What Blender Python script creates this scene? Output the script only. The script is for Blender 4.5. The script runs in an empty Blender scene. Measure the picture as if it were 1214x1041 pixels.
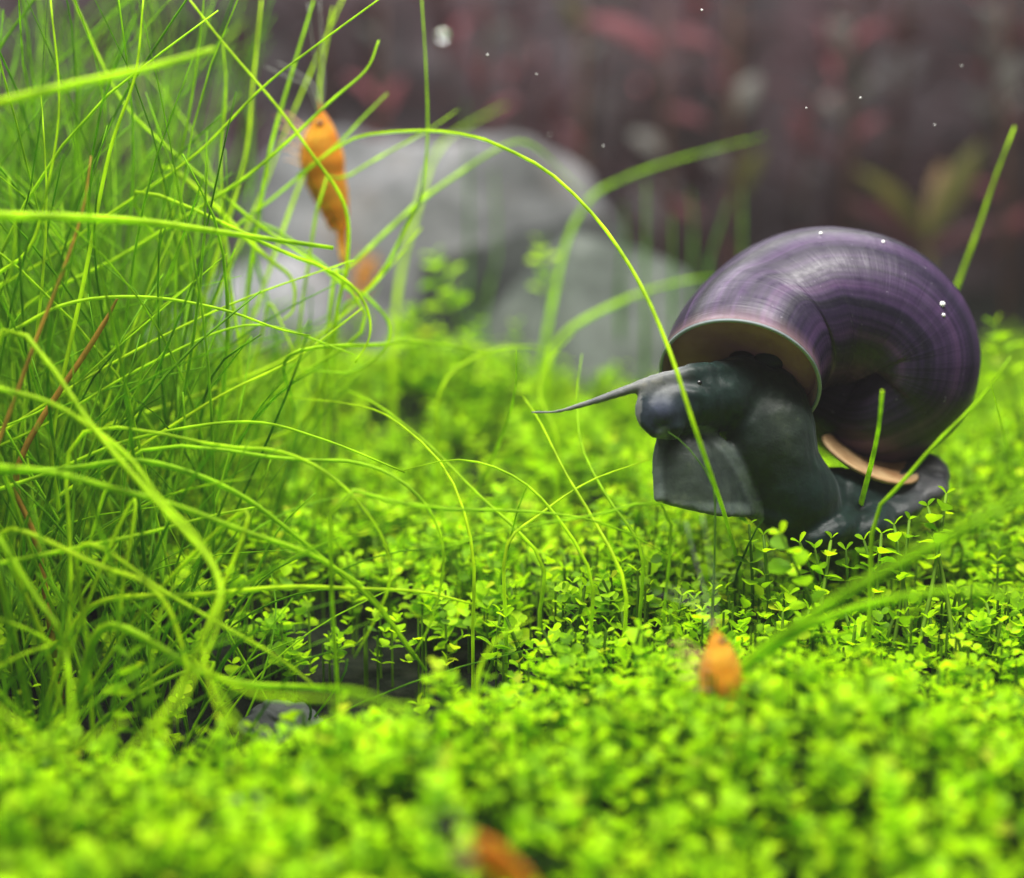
import bpy, bmesh, math, random
import numpy as np
from mathutils import Vector, Matrix, noise, Quaternion

# ------------------------------------------------------------------ camera, light, exposure
# All builder coordinates are centimetres; S turns them into metres.
S = 0.01
scene = bpy.context.scene
COL = scene.collection
F = 1747.0                         # focal length in pixels of the 1214 px wide photograph
PITCH = math.radians(10.0)
CAM = Vector((0.0, -20.0, 4.95))
FWD = Vector((0, math.cos(PITCH), -math.sin(PITCH)))
UP = Vector((0, math.sin(PITCH), math.cos(PITCH)))

cd = bpy.data.cameras.new('camera')
cam = bpy.data.objects.new('camera', cd)
COL.objects.link(cam)
cam.location = CAM * S
cam.rotation_euler = (math.radians(90) - PITCH, 0, 0)
cd.sensor_width = 36
cd.lens = 36 * F / 1214
cd.clip_start = 0.005
cd.clip_end = 20
cd.dof.use_dof = True
cd.dof.focus_distance = 18.6 * S
cd.dof.aperture_fstop = 8.0
scene.camera = cam

world = bpy.data.worlds.new('World')
scene.world = world
world.use_nodes = True
bg = world.node_tree.nodes['Background']
bg.inputs[0].default_value = (0.85, 0.88, 0.86, 1)
bg.inputs[1].default_value = 0.19

def area(name, loc, size, sy, power, color, target):
    d = bpy.data.lights.new(name, 'AREA')
    d.shape = 'RECTANGLE'; d.size = size * S; d.size_y = sy * S
    d.energy = power; d.color = color
    o = bpy.data.objects.new(name, d); COL.objects.link(o)
    o.location = Vector(loc) * S
    o.rotation_euler = (Vector(target) - Vector(loc)).to_track_quat('-Z', 'Y').to_euler()
    return o
area('overhead_lamp', (0, -5.5, 24), 36, 8, 2.5, (1.0, 0.97, 0.92), (0, -5, 0))
area('overhead_lamp', (0, 29, 32), 50, 9, 1.9, (1.0, 0.95, 0.97), (0, 29, 0))  # second lamp added to brighten the back panel and plants

vs = scene.view_settings
vs.view_transform = 'Standard'
vs.look = 'None'
vs.exposure = 0.0
vs.gamma = 1.0
vs.use_curve_mapping = False
scene.cycles.max_bounces = 5
scene.cycles.volume_bounces = 0
scene.cycles.diffuse_bounces = 2
scene.cycles.glossy_bounces = 2
scene.cycles.transmission_bounces = 4

# ------------------------------------------------------------------ helpers
def P(px, py, d):
    """point seen at photograph pixel (px, py), d cm along the viewing axis"""
    return CAM + FWD * d + Vector((1, 0, 0)) * ((px - 607) / F * d) + UP * (-(py - 520.5) / F * d)

def project(v):
    r = v - CAM
    d = r.dot(FWD)
    return 607 + r.x / d * F, 520.5 - r.dot(UP) / d * F, d

def fbm(x, y, z=0.0):
    return noise.noise((x, y, z)) + 0.5 * noise.noise((2.1 * x, 2.1 * y, z + 7.3))

def top_z(x, y):
    """height of the top of the plant carpet"""
    z = 0.2 * y if y < 0 else 0.085 * y
    if y > 14: z = 0.085 * 14 + 0.03 * (y - 14)
    if y < -9: z = -1.8 + 0.05 * (y + 9)
    z += 0.30 * fbm(x * 0.33, y * 0.33) + 0.17 * noise.noise((x * 0.9, y * 0.9, 3.0))
    z += 0.6 * math.exp(-((x - 2.5) / 3.2) ** 2 - ((y + 5.6) / 1.5) ** 2)      # foreground mound
    z += 0.35 * math.exp(-((x + 4.5) / 1.8) ** 2 - ((y + 7.2) / 1.3) ** 2)
    z -= 1.5 * math.exp(-abs((x + 3.4) / 2.9) ** 3 - ((y + 2.9) / 1.35) ** 2)     # hollow on the left
    z += 1.15 * math.exp(-((x + 1.6) / 2.6) ** 2 - ((y - 7.5) / 2.8) ** 2) + 0.6 * math.exp(-((x - 8.6) / 1.6) ** 2 - ((y - 4.0) / 2.0) ** 2)        # rise at the foot of the rocks
    z -= 0.22 * math.exp(-((x - 4.3) / 1.6) ** 2 - ((y + 0.1) / 1.0) ** 2)       # under the snail
    return z

def soil_z(x, y):
    return top_z(x, y) - 0.95

def hit(px, py, off=0.0):
    d = 9.0
    while d < 60:
        p = P(px, py, d)
        if p.z < top_z(p.x, p.y) + off: return d
        d += 0.1
    return 60

def link(o, parent=None):
    COL.objects.link(o)
    if parent is not None: o.parent = parent
    return o

def tag(o, label=None, cat=None, group=None, kind=None):
    if label: o['label'] = label
    if cat: o['category'] = cat
    if group: o['group'] = group
    if kind: o['kind'] = kind
    return o

ORIG = {}
def root(name, loc):
    o = bpy.data.objects.new(name, None)
    o.empty_display_size = 0.005
    link(o); o.location = Vector(loc) * S
    ORIG[o] = Vector(loc)
    return o

def origin_of(parent):
    while parent not in ORIG: parent = parent.parent
    return ORIG[parent]

def mk(name, verts, faces, mat, parent=None, origin=None, smooth=True, uvs=None):
    """mesh object from centimetre world coordinates"""
    if parent is not None: o0 = origin_of(parent)
    elif origin is not None: o0 = Vector(origin)
    else: o0 = Vector((0, 0, 0))
    me = bpy.data.meshes.new(name)
    me.from_pydata([((v[0] - o0[0]) * S, (v[1] - o0[1]) * S, (v[2] - o0[2]) * S) for v in verts], [], faces)
    if smooth: me.polygons.foreach_set('use_smooth', [True] * len(me.polygons))
    if uvs is not None:
        ul = me.uv_layers.new(name='UVMap')
        li = np.empty(len(me.loops), dtype=np.int32); me.loops.foreach_get('vertex_index', li)
        ul.data.foreach_set('uv', np.array(uvs, dtype=np.float32)[li].ravel())
    me.materials.append(mat)
    me.update()
    o = bpy.data.objects.new(name, me)
    link(o, parent)
    if parent is None:
        o.location = o0 * S
        ORIG[o] = o0
    return o

def catmull(pts, n):
    """n samples through the control points (any dimension)"""
    a = [np.array(p, dtype=float) for p in pts]
    a = [2 * a[0] - a[1]] + a + [2 * a[-1] - a[-2]]
    segs = len(a) - 3
    out = []
    for i in range(n):
        t = i / (n - 1) * segs
        k = min(int(t), segs - 1); t -= k
        p0, p1, p2, p3 = a[k:k + 4]
        out.append(0.5 * (2 * p1 + (p2 - p0) * t + (2 * p0 - 5 * p1 + 4 * p2 - p3) * t * t + (3 * p1 - p0 - 3 * p2 + p3) * t ** 3))
    return out

def sweep(samples, sides=5, flat=1.0, ref=Vector((0.3, 0.2, 1)), cap=True):
    """tube through (x,y,z,r) samples -> verts, faces"""
    V, Fc = [], []
    n = len(samples)
    pts = [Vector(s[:3]) for s in samples]
    u = None
    for i in range(n):
        t = (pts[min(i + 1, n - 1)] - pts[max(i - 1, 0)])
        if t.length < 1e-9: t = Vector((0, 0, 1))
        t.normalize()
        if u is None:
            u = t.cross(ref)
            if u.length < 1e-3: u = t.cross(Vector((1, 0, 0)))
        u = u - t * u.dot(t)
        u.normalize()
        w = t.cross(u)
        for k in range(sides):
            a = 2 * math.pi * k / sides
            V.append(pts[i] + (u * math.cos(a) + w * (math.sin(a) * flat)) * samples[i][3])
    for i in range(n - 1):
        for k in range(sides):
            k2 = (k + 1) % sides
            Fc.append((i * sides + k, i * sides + k2, (i + 1) * sides + k2, (i + 1) * sides + k))
    if cap:
        Fc.append(tuple(range(sides - 1, -1, -1)))
        Fc.append(tuple((n - 1) * sides + k for k in range(sides)))
    return V, Fc

def ellipsoid(c, r, seg=20, rings=12, rot=None):
    V, Fc = [], []
    c = Vector(c)
    for i in range(rings + 1):
        th = math.pi * i / rings
        for k in range(seg):
            ph = 2 * math.pi * k / seg
            v = Vector((r[0] * math.sin(th) * math.cos(ph), r[1] * math.sin(th) * math.sin(ph), r[2] * math.cos(th)))
            if rot is not None: v = rot @ v
            V.append(c + v)
    for i in range(rings):
        for k in range(seg):
            k2 = (k + 1) % seg
            Fc.append((i * seg + k, (i + 1) * seg + k, (i + 1) * seg + k2, i * seg + k2))
    return V, Fc

def merge(parts):
    V, Fc = [], []
    for v, f in parts:
        o = len(V); V += list(v); Fc += [tuple(i + o for i in q) for q in f]
    return V, Fc

# ------------------------------------------------------------------ materials
def nodes(name):
    m = bpy.data.materials.new(name); m.use_nodes = True
    nt = m.node_tree
    return m, nt, nt.nodes['Principled BSDF'], nt.nodes['Material Output']

def ramp(nt, fac, stops, interp='LINEAR'):
    r = nt.nodes.new('ShaderNodeValToRGB')
    r.color_ramp.interpolation = interp
    el = r.color_ramp.elements
    while len(el) < len(stops): el.new(0.5)
    for e, (p, c) in zip(el, stops):
        e.position = p; e.color = (*c, 1)
    nt.links.new(fac, r.inputs[0])
    return r.outputs[0]

def noise_tex(nt, scale, detail=3, vec=None, rough=0.55, distortion=0.0):
    n = nt.nodes.new('ShaderNodeTexNoise')
    n.inputs['Scale'].default_value = scale
    n.inputs['Detail'].default_value = detail
    n.inputs['Roughness'].default_value = rough
    n.inputs['Distortion'].default_value = distortion
    if vec is not None: nt.links.new(vec, n.inputs['Vector'])
    return n

def coord(nt, which='Object'):
    t = nt.nodes.new('ShaderNodeTexCoord')
    return t.outputs[which]

def mixrgb(nt, a, b, fac, mode='MIX'):
    m = nt.nodes.new('ShaderNodeMix'); m.data_type = 'RGBA'; m.blend_type = mode
    for sock, val in ((m.inputs[0], fac), (m.inputs[6], a), (m.inputs[7], b)):
        if hasattr(val, 'links'): nt.links.new(val, sock)
        elif isinstance(val, tuple): sock.default_value = (*val, 1)
        else: sock.default_value = val
    return m.outputs[2]

def bump(nt, bsdf, height, strength, dist):
    b = nt.nodes.new('ShaderNodeBump')
    b.inputs['Strength'].default_value = strength
    b.inputs['Distance'].default_value = dist
    nt.links.new(height, b.inputs['Height'])
    nt.links.new(b.outputs[0], bsdf.inputs['Normal'])

def leaf_material(name, stops, trans_gain=1.3, trans=0.4, rough=0.5, per='island', spec=0.10, noise_scale=250):
    """thin leaf tissue: diffuse/gloss on top, light coming through"""
    m, nt, b, out = nodes(name)
    if per == 'island':
        g = nt.nodes.new('ShaderNodeNewGeometry'); f = g.outputs['Random Per Island']
    else:
        g = nt.nodes.new('ShaderNodeObjectInfo'); f = g.outputs['Random']
    c = ramp(nt, f, stops)
    gp = nt.nodes.new('ShaderNodeNewGeometry')
    nz = noise_tex(nt, noise_scale, 2, gp.outputs['Position'])
    c = mixrgb(nt, c, ramp(nt, nz.outputs[0], [(0.3, (0.55, 0.6, 0.5)), (0.7, (1.25, 1.2, 1.1))]), 1.0, 'MULTIPLY')
    nt.links.new(c, b.inputs['Base Color'])
    b.inputs['Roughness'].default_value = rough
    b.inputs['Specular IOR Level'].default_value = spec
    tr = nt.nodes.new('ShaderNodeBsdfTranslucent')
    tc = mixrgb(nt, c, (trans_gain, trans_gain, trans_gain * 0.8), 1.0, 'MULTIPLY')
    nt.links.new(tc, tr.inputs[0])
    mx = nt.nodes.new('ShaderNodeMixShader'); mx.inputs[0].default_value = trans
    nt.links.new(b.outputs[0], mx.inputs[1]); nt.links.new(tr.outputs[0], mx.inputs[2])
    nt.links.new(mx.outputs[0], out.inputs[0])
    return m

M = {}
CARPET = [(0.0, (0.13, 0.30, 0.003)), (0.3, (0.28, 0.53, 0.002)), (0.65, (0.41, 0.71, 0.002)), (0.95, (0.52, 0.79, 0.004)), (1.0, (0.46, 0.52, 0.02))]
M['carpet'] = leaf_material('carpet_leaf', CARPET, 1.5, 0.45)
M['sprig'] = leaf_material('sprig_leaf', CARPET, 1.5, 0.45, per='object')
M['stem'] = leaf_material('sprig_stem', [(0, (0.10, 0.22, 0.015)), (1, (0.16, 0.30, 0.02))], 1.2, 0.25, per='object')
GRASS = [(0.0, (0.12, 0.30, 0.008)), (0.4, (0.15, 0.37, 0.008)), (0.75, (0.25, 0.52, 0.008)), (1.0, (0.38, 0.62, 0.012))]
M['grass_bright'] = leaf_material('bright_grass', [(0, (0.28, 0.54, 0.005)), (1, (0.48, 0.70, 0.008))], 1.5, 0.4, per='object', rough=0.45)
M['grass'] = leaf_material('grass_blade', GRASS, 1.5, 0.4, per='object', rough=0.45)
M['grass_stuff'] = leaf_material('grass_mass', GRASS, 1.5, 0.4, per='island', rough=0.45)
M['grass_brown'] = leaf_material('dead_grass', [(0, (0.34, 0.20, 0.03)), (1, (0.40, 0.26, 0.04))], 1.2, 0.3, per='object')
M['grass_dull'] = leaf_material('far_grass', [(0, (0.06, 0.17, 0.025)), (1, (0.12, 0.26, 0.03))], 1.3, 0.35, per='object')
M['red_leaf'] = leaf_material('red_leaf', [(0, (0.06, 0.03, 0.035)), (0.5, (0.12, 0.04, 0.05)), (0.8, (0.24, 0.065, 0.085)), (1, (0.42, 0.15, 0.19))], 1.3, 0.35, per='object', noise_scale=60)
M['olive_leaf'] = leaf_material('olive_leaf', [(0, (0.10, 0.09, 0.03)), (0.5, (0.16, 0.16, 0.03)), (1, (0.30, 0.15, 0.10))], 1.3, 0.35, per='object', noise_scale=60)
M['grey_leaf'] = leaf_material('grey_leaf', [(0, (0.08, 0.08, 0.078)), (0.6, (0.14, 0.135, 0.135)), (1, (0.25, 0.245, 0.245))], 1.1, 0.2, per='object', noise_scale=60)
M['red_stem'] = leaf_material('red_stem', [(0, (0.06, 0.03, 0.02)), (1, (0.10, 0.05, 0.03))], 1.0, 0.1, per='object')

m, nt, b, out = nodes('soil')
co = coord(nt)
n1 = noise_tex(nt, 420, 4, co)
nt.links.new(ramp(nt, n1.outputs[0], [(0.3, (0.004, 0.008, 0.005)), (0.7, (0.022, 0.026, 0.016))]), b.inputs['Base Color'])
b.inputs['Roughness'].default_value = 0.9
b.inputs['Specular IOR Level'].default_value = 0.08
bump(nt, b, n1.outputs[0], 0.8, 0.002)
M['soil'] = m

def stone_material(name, dark, mid, light):
    m, nt, b, out = nodes(name)
    co = coord(nt)
    n1 = noise_tex(nt, 55, 6, co, 0.6, 0.6)
    n2 = noise_tex(nt, 300, 4, co)
    c = ramp(nt, n1.outputs[0], [(0.3, dark), (0.5, mid), (0.72, light)])
    c = mixrgb(nt, c, ramp(nt, n2.outputs[0], [(0.3, (0.65, 0.65, 0.63)), (0.7, (1.15, 1.13, 1.12))]), 1.0, 'MULTIPLY')
    n3 = noise_tex(nt, 28, 3, co)
    c = mixrgb(nt, c, (0.20, 0.14, 0.10), ramp(nt, n3.outputs[0], [(0.56, (0, 0, 0)), (0.72, (0.6, 0.6, 0.6))]))
    nt.links.new(c, b.inputs['Base Color'])
    b.inputs['Roughness'].default_value = 0.75
    bump(nt, b, n1.outputs[0], 0.6, 0.003)
    return m
M['stone'] = stone_material('pale_stone', (0.07, 0.075, 0.08), (0.20, 0.21, 0.22), (0.36, 0.37, 0.385))
M['stone_mid'] = stone_material('grey_stone', (0.035, 0.045, 0.04), (0.10, 0.12, 0.108), (0.19, 0.21, 0.195))
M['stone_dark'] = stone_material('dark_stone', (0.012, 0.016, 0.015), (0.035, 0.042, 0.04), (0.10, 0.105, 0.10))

m, nt, b, out = nodes('back_panel')
co = coord(nt)
n1 = noise_tex(nt, 26, 4, co, 0.55, 0.3)
n2 = noise_tex(nt, 48, 2, co)
c = ramp(nt, n1.outputs[0], [(0.3, (0.034, 0.026, 0.029)), (0.5, (0.062, 0.043, 0.048)), (0.75, (0.12, 0.060, 0.072))])
c = mixrgb(nt, c, (0.22, 0.21, 0.21), ramp(nt, n2.outputs[0], [(0.58, (0, 0, 0)), (0.70, (0.8, 0.8, 0.8))]))
nt.links.new(c, b.inputs['Base Color'])
b.inputs['Roughness'].default_value = 0.8
M['panel'] = m

# --- snail materials
m, nt, b, out = nodes('shell')
uv = coord(nt, 'UV')
sep = nt.nodes.new('ShaderNodeSeparateXYZ'); nt.links.new(uv, sep.inputs[0])
def mapped(sx, sy):
    mp = nt.nodes.new('ShaderNodeMapping'); mp.inputs['Scale'].default_value = (sx, sy, 1)
    nt.links.new(uv, mp.inputs['Vector']); return mp.outputs[0]
band_n = noise_tex(nt, 1.0, 3, mapped(0.7, 15), 0.6)
c = ramp(nt, band_n.outputs[0], [(0.36, (0.005, 0.005, 0.010)), (0.46, (0.017, 0.011, 0.030)), (0.56, (0.040, 0.022, 0.060)), (0.68, (0.085, 0.042, 0.098))])
fine = noise_tex(nt, 1.0, 2, mapped(5, 120), 0.6)
c = mixrgb(nt, c, ramp(nt, fine.outputs[0], [(0.35, (0.75, 0.72, 0.76)), (0.65, (1.15, 1.12, 1.14))]), 0.6, 'MULTIPLY')
grow = noise_tex(nt, 1.0, 3, mapped(90, 2.5), 0.65)
c = mixrgb(nt, c, ramp(nt, grow.outputs[0], [(0.35, (0.75, 0.75, 0.78)), (0.62, (1.1, 1.08, 1.1)), (0.74, (1.45, 1.4, 1.45))]), 0.7, 'MULTIPLY')
# fresh pinkish growth just behind the lip
lipm = ramp(nt, sep.outputs[0], [(0.0, (0.42, 0.42, 0.42)), (0.012, (0.26, 0.26, 0.26)), (0.045, (0, 0, 0))])
c = mixrgb(nt, c, (0.26, 0.16, 0.15), lipm)
sc = noise_tex(nt, 1.0, 4, mapped(60, 40), 0.7)
c = mixrgb(nt, c, (0.42, 0.40, 0.46), ramp(nt, sc.outputs[0], [(0.66, (0, 0, 0)), (0.74, (0.5, 0.5, 0.5))]))
nt.links.new(c, b.inputs['Base Color'])
rr = ramp(nt, sc.outputs[0], [(0.3, (0.30, 0.30, 0.30)), (0.7, (0.55, 0.55, 0.55))])
nt.links.new(rr, b.inputs['Roughness'])
b.inputs['Specular IOR Level'].default_value = 0.36
ad = nt.nodes.new('ShaderNodeMath'); ad.operation = 'MULTIPLY_ADD'
nt.links.new(grow.outputs[0], ad.inputs[0]); ad.inputs[1].default_value = 0.7; nt.links.new(band_n.outputs[0], ad.inputs[2])
bump(nt, b, ad.outputs[0], 0.22, 0.0006)
M['shell'] = m

def plain(name, color, rough=0.5, spec=0.4, color2=None, scale=200, trans=0.0, sss=0.0, sheen=0.0):
    m, nt, b, out = nodes(name)
    if color2 is not None:
        n1 = noise_tex(nt, scale, 4, coord(nt))
        nt.links.new(ramp(nt, n1.outputs[0], [(0.35, color), (0.68, color2)]), b.inputs['Base Color'])
        bump(nt, b, n1.outputs[0], 0.25, 0.0005)
    else:
        b.inputs['Base Color'].default_value = (*color, 1)
    b.inputs['Roughness'].default_value = rough
    b.inputs['Specular IOR Level'].default_value = spec
    b.inputs['Transmission Weight'].default_value = trans
    b.inputs['Subsurface Weight'].default_value = sss
    b.inputs['Subsurface Radius'].default_value = (0.003, 0.0015, 0.0008)
    b.inputs['Subsurface Scale'].default_value = 1.0
    b.inputs['Sheen Weight'].default_value = sheen
    return m
M['lip'] = plain('shell_lip', (0.20, 0.25, 0.27), 0.45, 0.25, (0.28, 0.31, 0.32), 300)
M['nacre'] = plain('shell_inside', (0.46, 0.30, 0.25), 0.4, 0.3, (0.58, 0.40, 0.33), 120)
M['operculum'] = plain('operculum', (0.26, 0.14, 0.06), 0.55, 0.2, (0.52, 0.38, 0.20), 150)
M['mantle'] = plain('mantle', (0.28, 0.13, 0.15), 0.5, 0.15, (0.36, 0.18, 0.20), 260)
M['eye_soft'] = plain('pore', (0.010, 0.018, 0.017), 0.4, 0.15)
M['eye'] = plain('eye', (0.004, 0.004, 0.005), 0.1, 0.6)
M['fleck'] = plain('yellow_fleck', (0.75, 0.62, 0.16), 0.5)
M['shrimp'] = plain('shrimp', (0.78, 0.28, 0.015), 0.45, 0.2, (0.92, 0.50, 0.06), 240, sss=0.5)
m = M['shrimp']; nt = m.node_tree; b = nt.nodes['Principled BSDF']
b.inputs['Transmission Weight'].default_value = 0.4; b.inputs['IOR'].default_value = 1.12
sp = nt.nodes.new('ShaderNodeSeparateXYZ'); nt.links.new(coord(nt), sp.inputs[0])
mm = nt.nodes.new('ShaderNodeMath'); mm.operation = 'MULTIPLY'; mm.inputs[1].default_value = 1745.0; nt.links.new(sp.outputs[0], mm.inputs[0])
sn_ = nt.nodes.new('ShaderNodeMath'); sn_.operation = 'SINE'; nt.links.new(mm.outputs[0], sn_.inputs[0])
fac = ramp(nt, sn_.outputs[0], [(0.0, (0.62, 0.5, 0.5)), (0.35, (1, 1, 1))])
src = b.inputs['Base Color'].links[0].from_socket
zr = ramp(nt, sp.outputs[2], [(0.0, (1, 1, 1)), (0.0032, (0.75, 0.5, 0.4))])
nt.links.new(mixrgb(nt, mixrgb(nt, src, fac, 0.5, 'MULTIPLY'), zr, 0.7, 'MULTIPLY'), b.inputs['Base Color'])
M['shrimp_leg'] = plain('shrimp_leg', (0.55, 0.32, 0.16), 0.4, 0.4)
M['feeler'] = plain('feeler', (0.30, 0.32, 0.28), 0.4, 0.4)
M['speck'] = plain('speck', (0.8, 0.8, 0.78), 0.4, 0.5)
M['bubble'] = plain('bubble', (0.95, 0.95, 0.95), 0.03, 0.5, trans=0.85)

m, nt, b, out = nodes('snail_body')
va = nt.nodes.new('ShaderNodeVertexColor'); va.layer_name = 'Pigment'
co = coord(nt)
n1 = noise_tex(nt, 320, 4, co, 0.65)
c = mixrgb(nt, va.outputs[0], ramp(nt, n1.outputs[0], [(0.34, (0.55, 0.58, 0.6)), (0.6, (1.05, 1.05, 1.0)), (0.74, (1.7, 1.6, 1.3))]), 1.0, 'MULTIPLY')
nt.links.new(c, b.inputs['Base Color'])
b.inputs['Roughness'].default_value = 0.42
b.inputs['Specular IOR Level'].default_value = 0.18
b.inputs['Sheen Weight'].default_value = 0.08
b.inputs['Sheen Tint'].default_value = (0.75, 0.85, 0.9, 1)
b.inputs['Subsurface Weight'].default_value = 0.25
b.inputs['Subsurface Radius'].default_value = (0.0015, 0.0015, 0.0012)
b.inputs['Subsurface Scale'].default_value = 1.0
bump(nt, b, n1.outputs[0], 0.3, 0.0006)
M['body'] = m

# ------------------------------------------------------------------ setting
def grid_sheet(name, xs, ys, zf, mat):
    V = [(x, y, zf(x, y)) for y in ys for x in xs]
    nx = len(xs)
    Fc = [(j * nx + i, j * nx + i + 1, (j + 1) * nx + i + 1, (j + 1) * nx + i) for j in range(len(ys) - 1) for i in range(nx - 1)]
    return mk(name, V, Fc, mat)
ground = grid_sheet('ground', np.linspace(-42, 42, 150), np.linspace(-16, 48, 150), soil_z, M['soil'])
tag(ground, 'dark aquarium soil under the plants', 'soil', kind='structure')

bw = grid_sheet('wall_back', np.linspace(-46, 46, 60), [36.0, 36.001], lambda x, y: 0, M['panel'])
me = bw.data
V, Fc = [], []
xs = np.linspace(-46, 46, 70); zs = np.linspace(-4, 20, 34)
for z in zs:
    for x in xs: V.append((x, 36 + 0.9 * fbm(x * 0.22, z * 0.22, 5), z))
Fc = [(j * 70 + i, j * 70 + i + 1, (j + 1) * 70 + i + 1, (j + 1) * 70 + i) for j in range(33) for i in range(69)]
bpy.data.objects.remove(bw)
bw = mk('wall_back', V, Fc, M['panel'])
tag(bw, 'dark mottled mauve brown back panel of the aquarium', 'back panel', kind='structure')

# ------------------------------------------------------------------ stones
def stone(name, c, r, rot, mat, seed, label, rough=0.2, detail=4):
    bm = bmesh.new()
    bmesh.ops.create_icosphere(bm, subdivisions=5, radius=1.0)
    R = Matrix.Rotation(rot[2], 3, 'Z') @ Matrix.Rotation(rot[1], 3, 'Y') @ Matrix.Rotation(rot[0], 3, 'X')
    V = []
    for v in bm.verts:
        p = v.co.copy()
        # facet the ball against a few planes so it reads as a broken rock
        rnd = random.Random(seed)
        for k in range(13):
            n = Vector((rnd.gauss(0, 1), rnd.gauss(0, 1), rnd.gauss(0, 1))).normalized()
            lim = rnd.uniform(0.52, 0.8)
            dd = p.dot(n)
            if dd > lim: p -= n * (dd - lim) * 0.98
        p *= 1 + rough * noise.noise(v.co * 1.7 + Vector((seed, 0, 0))) + rough * 0.5 * noise.noise(v.co * 4.5 + Vector((0, seed, 0))) + rough * 0.22 * noise.noise(v.co * 11)
        V.append(Vector(c) + R @ Vector((p.x * r[0], p.y * r[1], p.z * r[2])))
    Fc = [tuple(v.index for v in f.verts) for f in bm.faces]
    bm.free()
    o = mk(name, V, Fc, mat, origin=(c[0], c[1], c[2] - r[2]))
    return tag(o, label, 'stone')
c = P(520, 345, 40)
stone('stone', c, (6.0, 3.3, 5.0), (0.1, 0.30, 0.1), M['stone'], 3, 'large pale grey rock sloping behind the thin arching grass', 0.08)
c = P(616, 346, 33.6)  # added slab, its dark colour stands in for the crevice shadow
stone('stone', c, (2.9, 0.9, 2.1), (0.0, -0.52, 0.0), M['stone_dark'], 8, 'added dark wedge standing in for the crevice shade between the pale and the mid grey rock', 0.12)
c = P(696, 436, 31.6)
stone('stone', c, (3.6, 2.4, 3.2), (0.1, 0.10, -0.1), M['stone_mid'], 11, 'rounded mid grey rock beside the snail, in front of the paler rock', 0.07)
c = P(270, 420, 37)
stone('stone', c, (3.2, 2.5, 2.7), (0, -0.2, 0.3), M['stone'], 21, 'pale grey rock half hidden behind the dense grass clump', 0.1)
c = P(345, 872, 18.3)
stone('stone', c, (0.6, 0.45, 0.5), (0.25, 0.15, 0.3), M['stone_dark'], 31, 'dark grey stone lying in the shaded hollow of the carpet', 0.2)
c = P(278, 1000, 14.6)
stone('stone', c, (0.4, 0.35, 0.5), (0, 0.3, 0.3), M['stone_dark'], 37, 'small dark stone poking out between the front carpet leaves', 0.2)

# ------------------------------------------------------------------ background stem plants
def lance(L, W, droop=0.35, n=7):
    """pointed leaf along +X, edges lifted, tip drooping, with its own thickness"""
    top = []
    for i in range(n):
        t = i / (n - 1)
        w = W * math.sin(math.pi * min(1, t * 0.93 + 0.06)) ** 0.8 * 0.5 + 0.004
        x = L * t; z = 0.12 * L * math.sin(t * 2.2) - droop * L * t * t
        top.append(((x, -w, z + 0.25 * w), (x, 0, z), (x, w, z + 0.25 * w)))
    V = []
    th = 0.02 * W + 0.006
    for r in top: V += [Vector(p) for p in r]
    for r in top: V += [Vector(p) - Vector((0, 0, th)) for p in r]
    o = n * 3
    Fc = []
    for i in range(n - 1):
        a = i * 3
        for k in (0, 1):
            Fc.append((a + k, a + 3 + k, a + 4 + k, a + 1 + k))
            Fc.append((o + a + k, o + a + 1 + k, o + a + 4 + k, o + a + 3 + k))
        Fc.append((a, o + a, o + a + 3, a + 3)); Fc.append((a + 2, a + 5, o + a + 5, o + a + 2))
    return V, Fc

def mesh_data(name, V, Fc, mat):
    me = bpy.data.meshes.new(name)
    me.from_pydata([tuple(Vector(v) * S) for v in V], [], Fc)
    me.polygons.foreach_set('use_smooth', [True] * len(me.polygons))
    me.materials.append(mat); me.update()
    return me

R = random.Random(5)
LEAF = {k: [mesh_data('leaf', *lance(2.6 * s, 0.50 * s, d), M[k + '_leaf']) for s, d in ((1, .35), (0.8, .15), (1.15, .55))] for k in ('red', 'olive', 'grey')}

def place(o, loc, X, Z, scale=1.0):
    X = X.normalized(); Y = Z.cross(X).normalized(); Zn = X.cross(Y)
    mtx = Matrix((X, Y, Zn)).transposed().to_4x4()
    o.rotation_euler = mtx.to_euler()
    o.location = Vector(loc) * S
    o.scale = (scale,) * 3

def stem_plant(name, base, height, lean, kind, label, cat='water plant', group='stem plants along the back panel', step=1.0, rnd=R, size=1.0, start=0.3):
    r = root(name, base)
    pts = [Vector(base) + Vector((lean[0] * t * t, lean[1] * t * t, height * t)) for t in (0, .25, .5, .75, 1)]
    sm = catmull([(p.x, p.y, p.z, 0.10) for p in pts], 10)
    mk('stem', *sweep(sm, 6), M['red_stem'], r)
    z = start * height; k = 0
    while z < height:
        t = z / height
        p = Vector((lean[0] * t * t, lean[1] * t * t, z))
        a0 = k * math.pi / 2 + rnd.uniform(-.4, .4)
        for s in (0, math.pi):
            o = bpy.data.objects.new('leaf', rnd.choice(LEAF[kind])); link(o, r)
            a = a0 + s + rnd.uniform(-.25, .25)
            el = rnd.uniform(0.1, 0.9)
            X = Vector((math.cos(a) * math.cos(el), math.sin(a) * math.cos(el), math.sin(el)))
            place(o, p, X, Vector((0, 0, 1)), size * rnd.uniform(0.7, 1.15))
        z += step * rnd.uniform(0.7, 1.3); k += 1
    # crown leaves
    for j in range(4):
        o = bpy.data.objects.new('leaf', LEAF[kind][1]); link(o, r)
        a = j * math.pi / 2 + rnd.uniform(-.3, .3)
        place(o, Vector((lean[0], lean[1], height)), Vector((math.cos(a) * .6, math.sin(a) * .6, 1)), Vector((0, 0, 1)), size * 0.75)
    return tag(r, label, cat, group)

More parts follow.
